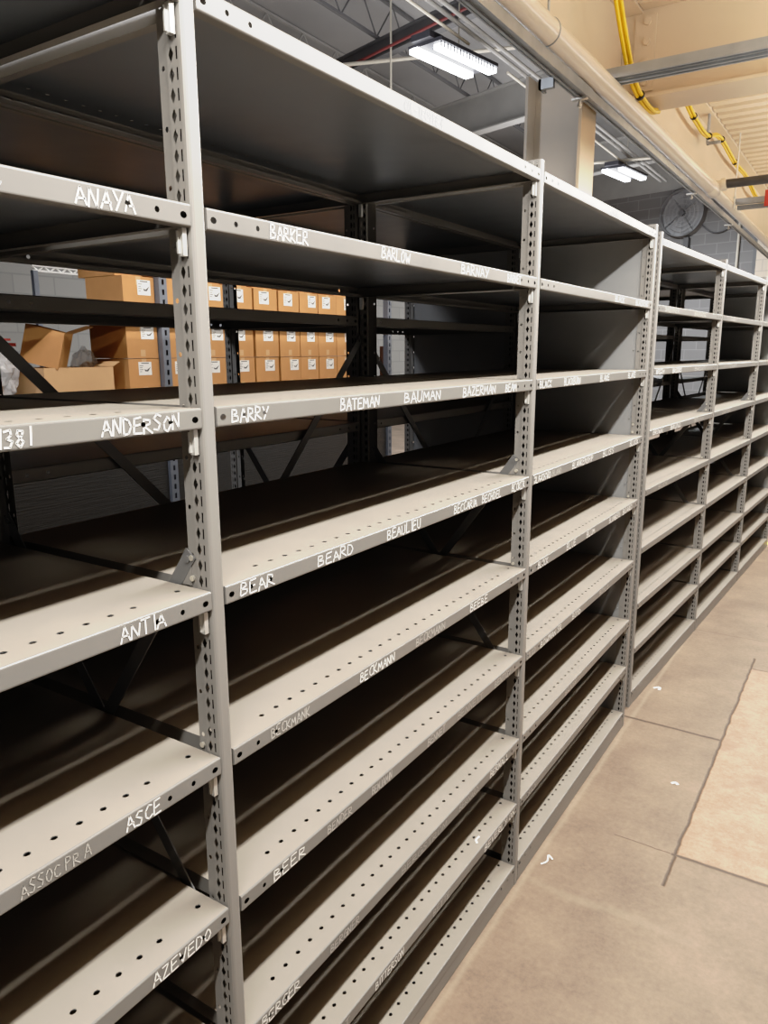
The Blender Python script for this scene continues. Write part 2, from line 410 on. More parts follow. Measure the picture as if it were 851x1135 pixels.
def word_mesh(text, y0, y1, h=.0205, wd=.0021, zc=-.0155, rnd=None):
    mb = MB(); adv = []; x = 0
    for ch in text:
        wch = .35 if ch in ' 1I' else (.86 if ch in 'MW' else .72)
        adv.append(x); x += wch
    sc = (y1-y0)/max(x-.12, .3)
    for ch, ax in zip(text, adv):
        if ch == ' ': continue
        jz = rnd.uniform(-.0012, .0012); js = rnd.uniform(.9, 1.08); sl = rnd.uniform(-.02, .06)
        for st in G[ch]:
            pts = [(y0+(ax+a+sl*c+rnd.uniform(-.025, .025))*sc, zc-h/2+jz+(c+rnd.uniform(-.03, .03))*h*js) for a, c in st]
            runs = []                      # pieces of each stroke, broken where a punched hole is
            for p, q in zip(pts, pts[1:]):
                n_ = max(2, int(math.dist(p, q)/.0012)); cur = None
                for k in range(n_+1):
                    c_ = (p[0]+(q[0]-p[0])*k/n_, p[1]+(q[1]-p[1])*k/n_)
                    hit = any(math.dist(c_, (hy, -.0155)) < .0034 for hy in (.0125, .058, .105, L-.0125, L-.058, L-.105))
                    if hit:
                        if cur and cur[0] != cur[1]: runs.append(cur)
                        cur = None
                    else: cur = (cur[0], c_) if cur else (c_, c_)
                if cur and cur[0] != cur[1]: runs.append(cur)
            for p, q in runs:
                d = Vector((q[0]-p[0], q[1]-p[1]))
                if d.length < 1e-6: continue
                d.normalize(); n = Vector((-d.y, d.x))*wd/2; e = d*wd*.3
                mb.face([(.0007, p[0]-e.x-n.x, p[1]-e.y-n.y), (.0007, q[0]+e.x-n.x, q[1]+e.y-n.y), (.0007, q[0]+e.x+n.x, q[1]+e.y+n.y), (.0007, p[0]-e.x+n.x, p[1]-e.y+n.y)])
    return mb
WORDS = [(0, 1, '3', .945, .965, 2), (0, 1, 'ANAYA', 1.054, 1.14, 2), (0, 2, '1381', .927, .968, 2), (0, 2, 'ANDERSON', 1.064, 1.193, 2), (0, 3, 'ANTIA', 1.066, 1.144, 2),
(0, 4, 'ASCE', 1.05, 1.112, 2), (0, 4, 'ASSOC PR A', .892, .992, 0), (0, 5, 'AZEVEDO', 1.074, 1.192, 2),
(1, 0, 'COL-TECH FE 4', .533, .688, 1), (1, 1, 'BARKER', .133, .226, 2), (1, 1, 'BARLOW', .451, .555, 2), (1, 1, 'BARNAY', .781, .925, 2), (1, 1, 'BARNET', 1.037, 1.125, 2),
(1, 2, 'BARRY', .031, .113, 2), (1, 2, 'BATEMAN', .31, .439, 2), (1, 2, 'BAUMAN', .535, .69, 2), (1, 2, 'BAZERMAN', .801, .984, 2), (1, 2, 'BEAM', 1.046, 1.118, 2),
(1, 3, 'BEAR', .031, .112, 2), (1, 3, 'BEARD', .233, .344, 2), (1, 3, 'BEAULIEU', .467, .605, 2), (1, 3, 'BECCARIA', .765, .888, 2), (1, 3, 'BECHDEL', .919, 1.037, 2), (1, 3, 'BECKER', 1.109, 1.2, 2),
(1, 4, 'BECKMANK', .091, .198, 1), (1, 4, 'BECKMANN', .363, .495, 2), (1, 4, 'BECKMANN', .588, .727, 1), (1, 4, 'BEEBE', .864, .968, 2),
(1, 5, 'BEER', .083, .173, 2), (1, 5, 'BENDER', .245, .328, 1), (1, 5, 'BENJAMIN', .403, .483, 1), (1, 5, 'BENNET', .647, .735, 1), (1, 5, 'BENNETT', .804, .955, 0), (1, 5, 'BENTON', 1.032, 1.14, 1),
(1, 6, 'BERGER', .036, .145, 2), (1, 6, 'BERGNER', .245, .349, 1), (1, 6, 'BERGSTROM', .526, .753, 0), (1, 6, 'BERNARD', .824, .941, 0), (1, 6, 'BERNALL', 1.019, 1.149, 2),
(1, 7, 'OT', .271, .307, 1), (1, 7, 'BITTERSON', .411, .535, 2), (1, 7, 'BETTE', .684, .774, 1), (1, 7, 'BEVERLY ON', .995, 1.216, 2),
(2, 0, 'BLACK', .597, .704, 1), (2, 1, 'BLACK', .72, .834, 2), (2, 1, 'BLACKMAN', .998, 1.178, 2), (2, 2, 'BLACK', .023, .117, 2), (2, 2, 'BLACKBURN', .227, .381, 2), (2, 2, 'BLAKE', .595, .702, 2), (2, 2, 'BLAKE', .952, 1.058, 2),
(2, 3, 'BLANCHARD', .009, .143, 2), (2, 3, 'BLAND', .158, .239, 1), (2, 3, 'BLANKENSHIP', .343, .562, 2), (2, 3, 'BLISS', .679, .816, 2), (2, 3, 'BLOCK', 1.044, 1.17, 2),
(2, 4, 'BLOCK', .067, .152, 2), (2, 4, 'BLUE', .328, .42, 2), (2, 4, 'BLUM', .538, .632, 2), (2, 4, 'BLUMBERG', .814, .963, 2), (2, 4, 'BOARD', 1.002, 1.14, 2),
(2, 5, 'BOLAND', .005, .075, 1), (2, 5, 'BOWMAN SR', .119, .313, 2), (2, 5, 'BOYD', .424, .513, 2), (2, 5, 'BOYLE', .74, .86, 1), (2, 6, 'BRADY', .389, .507, 1), (2, 6, 'BRAND', .95, 1.043, 1), (2, 7, 'BRAUN', .052, .131, 1),
(3, 1, 'BRENNER', .10, .34, 1), (3, 1, 'BREWER', .62, .86, 1), (3, 2, 'BRODY', .03, .16, 2), (3, 2, 'BROOKS', .30, .46, 2), (3, 2, 'BROWN', .72, .95, 1), (3, 3, 'BROWN', .05, .2, 2), (3, 3, 'BRUNO', .34, .52, 2), (3, 3, 'BRYAN', .8, 1.0, 1),
(3, 4, 'BUCK', .2, .36, 1), (3, 4, 'BURKE', .62, .8, 1),
(4, 1, 'CABOT', .2, .4, 1), (4, 2, 'CARR', .3, .5, 1), (4, 3, 'CARTER', .2, .42, 1)]

def make_unit(idx, label, loc, rotz=0, left_posts=True, right_posts=True, side='brace', back=True, clips=True, group=None, levels=LEVELS):
    u = thing('shelving_unit', label, 'shelving unit', loc, rotz, group)
    rnd = random.Random(100+idx)
    ys = ([-.0155] if left_posts else []) + ([YP] if right_posts else [])
    for y in ys:
        p = link('post', PM, u, (0, y, 0)); p2 = link('post', PM, u, (-D, y, 0), PI)
        if clips:
            for z in (1.418, 1.385, 1.10, .78): link('bolt', BOL, p, (0, 0, z))
    for k, lv in enumerate(levels):
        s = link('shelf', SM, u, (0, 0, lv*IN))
        if clips:
            link('shelf_clip', CM, s, (0, L-.001, 0)); link('shelf_clip', CM, s, (-D, L-.0085, 0), PI)
        for (bi, li, t, y0, y1, st) in WORDS:
            if bi == idx and li == k:
                mbw = word_mesh(t, y0, y1, (.019, .019, .021)[st], (.0016, .0019, .0024)[st], rnd=rnd)
                w = obj('lettering', mbw, M[('inkghost', 'inkdim', 'ink')[st]], s)
                w['label'] = 'hand-lettered ' + t + (' in white marker' if st == 2 else ' in worn faded white marker')
    link('base_strip', KICK, u)
    if side == 'brace':
        link('side_brace', SIDE[0], u); link('side_brace', SIDE[1], u)
        link('gusset_plate', GUS, u, (0, YP-.011, 0))
    elif side == 'panel':
        link('side_panel', PANEL, u, (0, YP, 0))
    if back:
        link('back_brace', BACK[0], u); link('back_brace', BACK[1], u)
    return u

BX = -.605
row = [(0, 'grey steel shelving unit at the left edge, shelves marked ANDERSON and ANTIA', 'brace', True),
       (1, 'nearest full grey shelving unit, shelves marked BARKER, BATEMAN and BEARD', 'brace', False),
       (2, 'grey shelving unit with a solid lit side panel, shelves marked BLACK and BLAKE', 'panel', False)]
for i, lab, sd, lp in row:
    make_unit(i, lab, (0, (i-1)*PITCH, 0), 0, lp, True, sd)
rowb = [(10, 'shadowed shelving unit back to back behind the ANDERSON and ANTIA shelves', True),
        (11, 'shadowed shelving unit back to back behind the BARKER and BATEMAN shelves', False),
        (12, 'shadowed shelving unit back to back behind the BLACK and BLAKE shelves', False)]
for i, lab, rp_ in rowb:
    make_unit(i, lab, (BX-D, (i-11)*PITCH+L, 0), PI, True, rp_, 'brace' if rp_ else None, False, clips=True, levels=REAR)
# solid end panel and braces of the rear row hang on its far posts
ANG = -.0497
R2 = Matrix.Rotation(ANG, 3, 'Z'); O2 = Vector((-.027, 2.745, 0))
def r2(x, y): p = R2 @ Vector((x, y, 0)) + O2; return (p.x, p.y, 0)
row2 = [(3, 'open grey shelving unit just past the steel column, seen through to shelves behind', 'brace', True),
        (4, 'second grey shelving unit past the steel column, narrow in the distance', 'brace', False),
        (5, 'farthest grey shelving unit cut by the right edge of the picture', 'panel', False)]
for k, (i, lab, sd, lp) in enumerate(row2):
    make_unit(i, lab, r2(0, k*1.27), ANG, lp, True, sd)
for k, lab in enumerate(['shadowed shelving unit behind the open unit past the steel column', 'shadowed shelving unit behind the second unit past the column', 'shadowed shelving unit behind the farthest unit']):
    make_unit(20+k, lab, r2(BX-D, k*1.27+L), ANG+PI, True, k == 0, 'brace' if k == 0 else None, False, levels=REAR)
exec_units = [o for o in C.objects if o.name.startswith('shelving_unit') and 'label' in o]
# the rear row's own end panel (beside the solid panel of the BLACK unit) and its open side braces
for o in exec_units:
    if 'behind the BLACK' in o['label']:
        link('side_panel', PANEL, o, (0, -.0155, 0))
    elif 'past the' in o['label'] and o['label'].startswith('shadowed') or 'behind the farthest' in o['label']:
        mbp = MB(); mbp.box(.001, .004, .002, L-.002, .01, 2.2)
        obj('back_dimming_panel', mbp, M['panel'], o)  # added sheet, dims the bright wall seen through the unit
    elif 'back to back behind the BARKER' in o['label']:
        for s_ in SIDE: link('side_brace', s_, o, (0, -YP-.0155+.006, 0))

# ------------------------------------------------------------------ setting
mb = MB(); mb.box(-9, 4.2, -4, 24, -.1, 0); struct(obj('floor', mb, M['floor']))
TH = math.radians(13)
RW = Matrix.Rotation(-TH, 3, 'Z')
WP = Vector((-3.62, 19.6, 0))
mb = MB(); mb.box(-5.2, 1.95, 0, .2, 0, 5.62); w = struct(obj('wall_back', mb, M['block'])); w.location = WP; w.rotation_euler = (0, 0, -TH)
mb = MB(); mb.box(-5.2, 1.95, -.02, .2, 5.62, 6.9); w = struct(obj('trim_1', mb, M['truss'])); w.location = WP; w.rotation_euler = (0, 0, -TH)
mb = MB(); mb.box(1.95, 7.2, -.3, .2, 0, 6.9); w = struct(obj('wall_far_right', mb, M['blockwarm'])); w.location = WP; w.rotation_euler = (0, 0, -TH)
mb = MB(); mb.box(-9.0, -8.8, -4, 21.3, 0, 6.9); struct(obj('wall_left', mb, M['blockleft']))
mb = MB(); mb.box(3.6, 3.8, -4, 18.2, 0, 3.6); struct(obj('wall_right', mb, M['fan']))
mb = MB(); mb.box(-9, 4.2, -4.2, -4, 0, 6.9); struct(obj('wall_near', mb, M['fan']))
mb = MB(); mb.box(-9, 4.2, -4, 24, 6.9, 7.0); struct(obj('ceiling', mb, M['roof']))

# mezzanine deck, corrugated
mb = MB(); y = -4.0; zt = 3.438; zb = 3.345
pts = []
while y < 16.0:
    pts += [(y, zb), (y+.085, zb), (y+.10, zt), (y+.145, zt), (y+.16, zb)]; y += .16
for (a, c), (d, e) in zip(pts, pts[1:]): mb.face([(-.325, a, c), (3.6, a, c), (3.6, d, e), (-.325, d, e)])
mb.box(-.325, 3.6, -4, 16, 3.44, 3.5)
struct(obj('ceiling_mezzanine', mb, M['beige']))

# steel column between the two shelving rows
col = thing('steel_column', 'tall steel column, grey web and beige flange, rising behind the shelves', 'column', (-.475, 2.635, 0))
mb = MB(); mb.box(-.12, .12, -.006, .006, 0, 2.9); obj('web', mb, M['colgrey'], col)
mb = MB(); mb.box(-.133, -.12, -.094, .094, 0, 2.9); obj('flange', mb, M['colgrey'], col)
mb = MB(); mb.box(.112, .125, -.094, .094, 0, 2.9); f = obj('flange', mb, M['beige'], col); f['label'] = 'beige flange facing the aisle'

# girder along the mezzanine edge, cross beam framing into it
g = thing('steel_girder', 'long beige girder along the mezzanine edge above the pipe', 'beam', (-.43, 4, 2.9))
mb = MB(); mb.box(-.006, .006, -8, 12, .03, .53); obj('web', mb, M['beige'], g)
for z, x0 in ((.03, -.004), (.53, -.07)):
    mb = MB(); mb.box(x0, .07, -8, 12, z, z+.012); obj('flange', mb, M['beige'], g)
mb = MB(); mb.box(.007, .085, -8, 12, .435, .45); mb.box(.085, .10, -8, 12, .435, .52); obj('ledger_angle', mb, M['beige'], g)
cb = thing('steel_cross_beam', 'beige cross beam spanning the aisle from the girder', 'beam', (-.36, 3.30, 2.92))
mb = MB(); mb.box(-.062, 3.9, -.006, .006, .012, .44); obj('web', mb, M['beige'], cb)
mb = MB(); mb.box(.0, 3.9, -.125, .125, 0, .014); obj('flange', mb, M['beige'], cb)
mb = MB(); mb.box(.0, 3.9, -.125, .125, .43, .444); obj('flange', mb, M['beige'], cb)
mb = MB(); mb.box(-.0, .10, -.018, -.007, .06, .40); obj('shear_plate', mb, M['beige'], cb)
for z in (.10, .19, .28, .37):
    mb = MB(); mb.disc((.06, -.018, z), (0, -1, 0), .018, .014, 6); obj('bolt', mb, M['beige'], cb)

# pipe along the girder
pp = thing('sprinkler_pipe', 'long beige pipe running overhead above the shelving row', 'pipe', (-.292, 0, 2.835))
mb = MB(); mb.tube([(0, -3.5, 0), (-.0, 5.1, 0)], .046, 24); obj('pipe_run', mb, M['pipe'], pp, True)
mb = MB(); mb.tube([(0, 5.1, 0), (-.03, 18, 0)], .036, 24); f = obj('pipe_run', mb, M['pipe'], pp, True)
mb = MB(); mb.tube([(0, 5.02, 0), (0, 5.05, 0), (0, 5.20, 0), (0, 5.24, 0)], [.046, .052, .052, .038], 24); mb.tube([(0, 5.15, .015), (.085, 5.15, .025)], .036, 16); mb.tube([(.06, 5.15, .022), (.09, 5.15, .026)], .042, 16); obj('tee_fitting', mb, M['pipe'], pp, True)
mb = MB()
mb.tube([(math.cos(a)*.047, 1.98, math.sin(a)*.047) for a in [k*PI/12 for k in range(-14, 13)]], .0028, 6); mb.tube([(0, 1.98, .048), (0, 1.98, .10)], .005, 8)
obj('pipe_hanger', mb, M['galv'], pp)
# branch pipe
tag(obj('branch_pipe', (lambda mb: (mb.tube([(-.215, 5.15, 2.861), (3.5, 5.15, 2.885)], .03, 16), mb)[1])(MB()), M['darkpipe'], smooth=True), 'black branch pipe crossing the aisle from the beige pipe', 'pipe')

def channel(mb, a, b, up=(0, 0, 1), w=.041, h=.041):
    a, b = Vector(a), Vector(b); d = (b-a).normalized(); r = d.cross(Vector(up)).normalized(); u = r.cross(d)
    prof = [(-w/2, h/2), (w/2, h/2), (w/2, -h/2), (w/4, -h/2), (w/4, -h/2+.008), (-w/4, -h/2+.008), (-w/4, -h/2), (-w/2, -h/2)]
    i = len(mb.v)
    for q in (a, b):
        for x, z in prof: mb.v.append(tuple(q+r*x+u*z))
    n = len(prof)
    for k in range(n): mb.f.append((i+k, i+(k+1) % n, i+n+(k+1) % n, i+n+k))
    mb.f.append(tuple(range(i, i+n))); mb.f.append(tuple(range(i+n, i+2*n)))
sc_ = thing('strut_channel', 'grey strut channel running along the underside of the beige pipe', 'channel', (0, 0, 0))
mb = MB(); channel(mb, (-.312, -3, 2.763), (-.312, 2.5, 2.763)); channel(mb, (-.352, -3, 2.778), (-.352, 2.5, 2.778), w=.03, h=.03); obj('channel_near', mb, M['galv'], sc_)
mb = MB(); channel(mb, (-.312, 2.5, 2.763), (-.325, 5.3, 2.763), w=.038, h=.036); channel(mb, (-.35, 2.5, 2.778), (-.35, 5.3, 2.778), w=.022, h=.022); channel(mb, (-.325, 5.3, 2.763), (-.37, 12, 2.763), w=.034, h=.034); obj('channel_far', mb, M['galv'], sc_)
for y in (2.44, 4.7, 6.2):
    mb = MB(); x = -.325 - .004*(y-2.4); mb.box(x-.032, x+.03, y-.012, y+.012, 2.735, 2.742); mb.tube([(x, y, 2.705), (x, y, 2.74)], .006, 8); mb.disc((x, y, 2.71), (0, 0, 1), .011, .008, 6); obj('channel_clamp', mb, M['zinc'], sc_)
mb = MB(); mb.box(-.41, -.35, 2.20, 2.22, 2.725, 2.762); mb.box(-.41, -.40, 2.20, 2.26, 2.725, 2.762); obj('channel_bracket', mb, M['galv'], sc_)

mb = MB(); channel(mb, (-.33, 2.74, 2.905), (3.5, 2.74, 2.905), w=.041, h=.041); channel(mb, (-.28, 2.79, 2.892), (3.5, 2.79, 2.892), w=.041, h=.03)
tag(obj('strut_channel', mb, M['galv']), 'double grey strut channel crossing the aisle below the cross beam', 'channel')
st2 = thing('strut_channel', 'short grey strut trapeze hung on a rod behind the black pipe', 'channel', (0, 0, 0))
mb = MB(); channel(mb, (-.26, 5.86, 2.855), (3.5, 5.86, 2.855)); channel(mb, (-.24, 5.92, 2.82), (3.5, 5.92, 2.82), h=.03); obj('channel', mb, M['galv'], st2)
mb = MB(); mb.tube([(-.25, 5.82, 2.80), (-.25, 5.82, 3.342)], .006, 8); mb.disc((-.25, 5.82, 2.825), (0, 0, 1), .013, .012, 6); mb.disc((-.25, 5.82, 2.875), (0, 0, 1), .013, .012, 6); obj('threaded_rod', mb, M['zinc'], st2)
mb = MB(); mb.box(-.04, .30, 5.82, 5.838, 2.80, 2.915)
tag(obj('red_box', mb, M['red']), 'small red box at the right edge below the black pipe', 'box')

# yellow cable bundles
def smoothpath(pts, n=8):
    P = [Vector(p) for p in pts]; out = []
    for i in range(len(P)-1):
        p0, p1, p2, p3 = P[max(i-1, 0)], P[i], P[i+1], P[min(i+2, len(P)-1)]
        for k in range(n):
            t = k/n
            out.append(.5*((2*p1)+(-p0+p2)*t+(2*p0-5*p1+4*p2-p3)*t*t+(-p0+3*p1-3*p2+p3)*t**3))
    return out+[P[-1]]
def bundle(label, pts, ties):
    t = thing('cable_bundle', label, 'cables', pts[0])
    o0 = Vector(pts[0]); path = smoothpath(pts)
    for dx, dz in ((-.009, 0), (.009, .003), (0, .013)):
        mb = MB(); mb.tube([p-o0+Vector((dx, dx*.6, dz)) for p in path], .0088, 10); obj('cable', mb, M['yellow'], t, True)
    for k in ties:
        p = path[int(k*(len(path)-1))]; q = path[min(int(k*(len(path)-1))+1, len(path)-1)]
        d = (q-p).normalized()
        mb = MB(); c = p-o0+Vector((0, 0, .005)); mb.tube([c-d*.006, c+d*.006], .0225, 12); obj('cable_tie', mb, M['black'], t)
bundle('yellow cable bundle dropping over the strut channel beside the cross beam', [(-.25, 2.50, 3.34), (-.25, 2.62, 3.165), (-.25, 2.77, 3.02), (-.25, 2.90, 2.925), (-.25, 3.06, 2.884), (-.25, 3.25, 2.876), (-.25, 3.36, 2.895)], (.66,))
bundle('yellow cable bundle sagging along the girder beyond the cross beam', [(-.345, 3.75, 3.30), (-.34, 4.10, 3.31), (-.335, 4.42, 3.20), (-.335, 4.75, 3.165), (-.335, 5.06, 3.165), (-.335, 5.50, 3.25), (-.335, 6.2, 3.215), (-.335, 6.85, 3.22), (-.335, 7.6, 3.16), (-.335, 8.6, 3.24)], (.28, .46, .57, .68))
mb = MB(); mb.box(-.36, -.27, 5.16, 5.19, 3.14, 3.155); mb.box(-.36, -.35, 5.15, 5.20, 3.14, 3.34)
tag(obj('cable_bracket', mb, M['galv']), 'small grey bracket holding the sagging yellow cables to the girder', 'bracket')

# ------------------------------------------------------------------ far warehouse: lights, roof steel, fan
def highbay(label, x, y, z, rz):
    t = thing('high_bay_light', label, 'light', (x, y, z), rz, 'high bay lights over the far aisle')
    mb = MB(); mb.box(-.25, .25, -.58, .58, .02, .06); mb.box(-.14, .14, -.66, -.40, .06, .13); obj('housing', mb, M['housing'], t)
    for s in (-1, 1):
        mb = MB(); mb.box(s*.15-.06, s*.15+.06, -.56+s*.04, .56+s*.04, -.035, .019); obj('lens', mb, M['led'], t)
        mb = MB()
        for k in range(18): mb.box(s*.15+s*.062, s*.15+s*.068, -.55+k*.062, -.53+k*.062, -.03, .019)
        obj('louvre', mb, M['housing'], t)
    mb = MB(); mb.box(-.06, .06, .02, .14, .06, .16); mb.tube([(0, .08, .16), (0, .08, 1.0)], .008, 8); obj('hanger', mb, M['cream'], t)
    return t
ZL = 5.2
highbay('nearer twin-lens high bay light, lens dots visible, left of the column', -3.93, 8.12, ZL, -math.radians(9))
highbay('farther small high bay light seen just right of the column', -3.88, 15.35, ZL, -math.radians(7))

def joist(label, p, q, z0, z1, mat, step_=.45, ch=.05):
    t = thing('bar_joist', label, 'joist', (0, 0, 0))
    p, q = Vector((*p, 0)), Vector((*q, 0)); d = (q-p); n = int(d.length/step_)
    for z in (z0, z1):
        mb = MB(); mb.bar(p+Vector((0, 0, z)), q+Vector((0, 0, z)), ch, ch*.8); obj('chord', mb, mat, t)
    mb = MB()
    for k in range(n):
        a = p+d*(k/n); c = p+d*((k+1)/n); za, zc = (z0, z1) if k % 2 == 0 else (z1, z0)
        mb.tube([a+Vector((0, 0, za)), c+Vector((0, 0, zc))], .012, 6)
    obj('web', mb, mat, t)
joist('long bar joist right of the nearer high bay light, zigzag webbing', (-3.75, 4), (-3.95, 19), 6.3, 6.86, M['truss'])
joist('bar joist overhead at the top edge above the BARKER unit', (-5.9, 4), (-6.1, 20), 6.3, 6.86, M['trussdark'])
joist('bar joist farthest left in the dark roof', (-7.6, 4), (-7.9, 20), 6.3, 6.86, M['truss'])
def rod(name, label, cat, a, b, r, mat): 
    mb = MB(); mb.tube([a, b], r, 8); return tag(obj(name, mb, mat, smooth=True), label, cat)
for x, lab in ((-3.66, 'left one of two parallel grey conduits beside the nearer high bay light'), (-3.78, 'other grey conduit of the parallel pair, closer over the nearer light')):
    rod('conduit', lab, 'conduit', (x, 5, 5.52), (x-.03, 18, 5.52), .026, M['truss'])
rod('conduit', 'thin pale conduit running down to the nearer high bay light', 'conduit', (-3.86, 3, 5.42), (-3.78, 8.2, 5.38), .018, M['cream'])
rod('conduit', 'thin pale conduit running to the farther high bay light', 'conduit', (-3.80, 9.4, 5.40), (-3.86, 15.3, 5.38), .018, M['cream'])
rod('conduit', 'pale conduit crossing behind the nearer high bay light', 'conduit', (-6.43, 9.26, 5.95), (-3.4, 10.28, 5.95), .028, M['cream'])
rod('conduit', 'pale conduit crossing beside the farther high bay light', 'conduit', (-6.0, 14.6, 5.4), (-1.2, 15.6, 5.4), .028, M['cream'])
rod('roof_pipe', 'dull red pipe crossing the dark roof', 'pipe', (-7.3, 9.75, 6.0), (-2.0, 8.0, 6.0), .02, M['redpipe'])
rod('hanger_rod', 'thin cream rod hanging from the roof left of the nearer light', 'rod', (-5.6, 9.3, 6.85), (-5.6, 9.3, 5.0), .015, M['cream'])
dv = RW @ Vector((1, 0, 0))
def xbeam(label, p, z0, z1, mat, w=.2, ln=5.0):
    t = thing('roof_beam', label, 'beam', (p[0], p[1], 0), -math.radians(17))
    mb = MB(); mb.box(-ln, ln*.9, -.01, .01, z0, z1); obj('web', mb, mat, t)
    for z in (z0, z1):
        mb = MB(); mb.box(-ln, ln*.9, -w/2, w/2, z-.012, z+.012); obj('flange', mb, mat, t)
xbeam('deep grey roof beam behind the nearer high bay light', (-5.2, 12.4), 5.65, 6.26, M['truss'], .24, 3.6)
xbeam('shallow grey roof beam before the nearer high bay light', (-5.0, 9.25), 6.03, 6.26, M['trussdark'], .14, 3.6)
xbeam('farthest grey roof beam above the farther high bay light', (-4.6, 16.9), 5.66, 6.26, M['truss'], .24, 3.6)

fn = thing('exhaust_fan', 'round grey wall fan on the dark block wall', 'fan', WP + RW @ Vector((.05, -.03, 5.02)), -TH)
mb = MB(); mb.tube([(0, 0, 0), (0, -.16, 0)], .56, 40, False); mb.tube([(0, 0, 0), (0, -.16, 0)], .53, 40, False)
obj('ring', mb, M['fan'], fn, True)
mb = MB(); mb.tube([(0, -.03, 0), (0, -.025, 0)], .53, 40); obj('shutter', mb, M['fan'], fn)
mb = MB()
for r_ in (.12, .22, .32, .42, .54):
    mb.tube([(r_*math.cos(a), -.165, r_*math.sin(a)) for a in [k*PI/20 for k in range(41)]], .007, 6)
for k in range(16): mb.tube([(.06*math.cos(k*PI/8), -.165, .06*math.sin(k*PI/8)), (.55*math.cos(k*PI/8), -.165, .55*math.sin(k*PI/8))], .005, 6)
obj('guard', mb, M['fan'], fn)
mb = MB(); mb.tube([(0, -.19, 0), (0, -.06, 0)], .07, 16); obj('hub', mb, M['fandark'], fn)
for k in range(4):
    mb = MB(); a0 = k*PI/2+.3
    pts = [(r_*math.cos(a0+da), -.09+.04*s, r_*math.sin(a0+da)) for r_, da, s in ((.08, -.4, 1), (.50, -.30, 1), (.52, .30, -1), (.08, .4, -1))]
    mb.face(pts); mb.face([(x, y+.004, z) for x, y, z in pts]); obj('blade', mb, M['fan'], fn)
mb = MB(); mb.box(.08, .20, -.12, -.01, -.95, -.58); obj('motor_box', mb, M['fandark'], fn)
def onwall(u, y, z): return WP + RW @ Vector((u, y, z))
rod('wall_conduit', 'thin pale vertical conduit on the dark block wall right of the fan', 'conduit', onwall(1.42, -.05, 0), onwall(1.42, -.05, 5.5), .03, M['cream'])
mb = MB(); a = onwall(1.84, -.07, 0); mb.bar(a, a+Vector((0, 0, 4.6)), .09, .09); tag(obj('wall_post', mb, M['fandark']), 'dark vertical post at the end of the block wall by the beige wall', 'post')
mb = MB(); mb.tube(smoothpath([onwall(.45, -.05, 4.75), onwall(.8, -.05, 4.5), onwall(1.15, -.05, 4.55), onwall(1.4, -.05, 4.85)]), .018, 8)
tag(obj('power_cord', mb, M['fandark'], smooth=True), 'dark cord looping from the wall fan to the conduit', 'cord')

# ------------------------------------------------------------------ box racking in the next aisle
RX = -2.88
def rackpost():
    mb = MB(); hw = .03
    P = lambda u, v: (0, v-hw, u)
    zs = [.05+k*.06 for k in range(50)]
    mb.perf(P, 0, 3.05, .012, .048, [(z, .03, rect8(.016, .008)) for z in zs])
    mb.face([P(0, 0), P(3.05, 0), P(3.05, .012), P(0, .012)]); mb.face([P(0, .048), P(3.05, .048), P(3.05, .06), P(0, .06)])
    for s in (-1, 1): mb.face([(0, s*hw, 0), (-.05, s*hw, 0), (-.05, s*hw, 3.05), (0, s*hw, 3.05)])
    return mb.mesh('post', M['rack'])
RP = rackpost()
def rack(label, y0, y1, both):
    t = thing('storage_rack', label, 'rack', (RX, y0, 0))
    ln = y1-y0
    for y in ([0, ln] if both else [0]):
        link('post', RP, t, (0, y, 0)); link('post', RP, t, (-.46, y, 0))
    for z in (.35, 1.475, 1.93, 2.62):
        mb = MB(); mb.box(-.45, -.03, .033, ln-.033, z-.03, z); mb.box(-.03, -.012, .033, ln-.033, z-.045, z-.002); obj('shelf', mb, M['rack'], t)
    mb = MB(); mb.box(-.026, -.022, .033, ln-.033, .36, 1.42); f = obj('front_panel', mb, M['gloss'], t); f['label'] = 'dark glossy streaked panel'
rack('blue-grey slotted rack holding the open carton and plastic bags', -.15, 2.43, False)
rack('blue-grey slotted rack stacked with labelled cardboard boxes', 2.43, 4.99, True)

def carton(label, y0, y1, z0, h, x0, dep, group, lab=(.22, .55), yaw=0):
    t = thing('cardboard_box', label, 'box', (x0-dep/2, (y0+y1)/2, z0), yaw, group)
    w = y1-y0; hx = dep/2; hy = w/2
    mb = MB(); mb.box(-hx, hx, -hy, hy, .0005, h-.0015); obj('carton', mb, M['card'], t)
    mb = MB(); mb.box(-hx+.001, hx-.001, -.0018, .0018, h-.0012, h-.0004); mb.box(hx, hx+.0004, -.018, .018, h-.05, h-.002); mb.box(hx, hx+.0004, -.018, .018, .01, .05); obj('tape', mb, M['cardlight'], t)
    a = -hy+lab[0]*w; lw = .42*w; lh = .36*h
    mb = MB(); mb.box(hx+.0005, hx+.0011, a, a+lw, h-.02-lh, h-.02); lb = obj('label', mb, M['label'], t); lb['label'] = 'white shipping label'
    mb = MB(); zt_ = h-.02
    mb.box(hx+.0012, hx+.0016, a+lw*.22, a+lw*.8, zt_-lh*.13, zt_-lh*.06)
    for k, ln in enumerate((.28, .2, .26, .16)): mb.box(hx+.0012, hx+.0016, a+lw*.08, a+lw*(.08+ln), zt_-lh*(.3+.15*k), zt_-lh*(.26+.15*k))
    mb.face([(hx+.0014, a+lw*.42, zt_-lh*.55), (hx+.0014, a+lw*.62, zt_-lh*.62), (hx+.0014, a+lw*.95, zt_-lh*.36), (hx+.0014, a+lw*.72, zt_-lh*.72), (hx+.0014, a+lw*.5, zt_-lh*.72)])
    obj('label_print', mb, M['print'], lb)
    return t
ystarts = [(2.163, 2.395), (2.468, 2.712), (2.735, 2.985), (3.012, 3.256), (3.275, 3.522), (3.539, 3.773), (3.777, 4.0), (4.005, 4.243), (4.25, 4.485)]
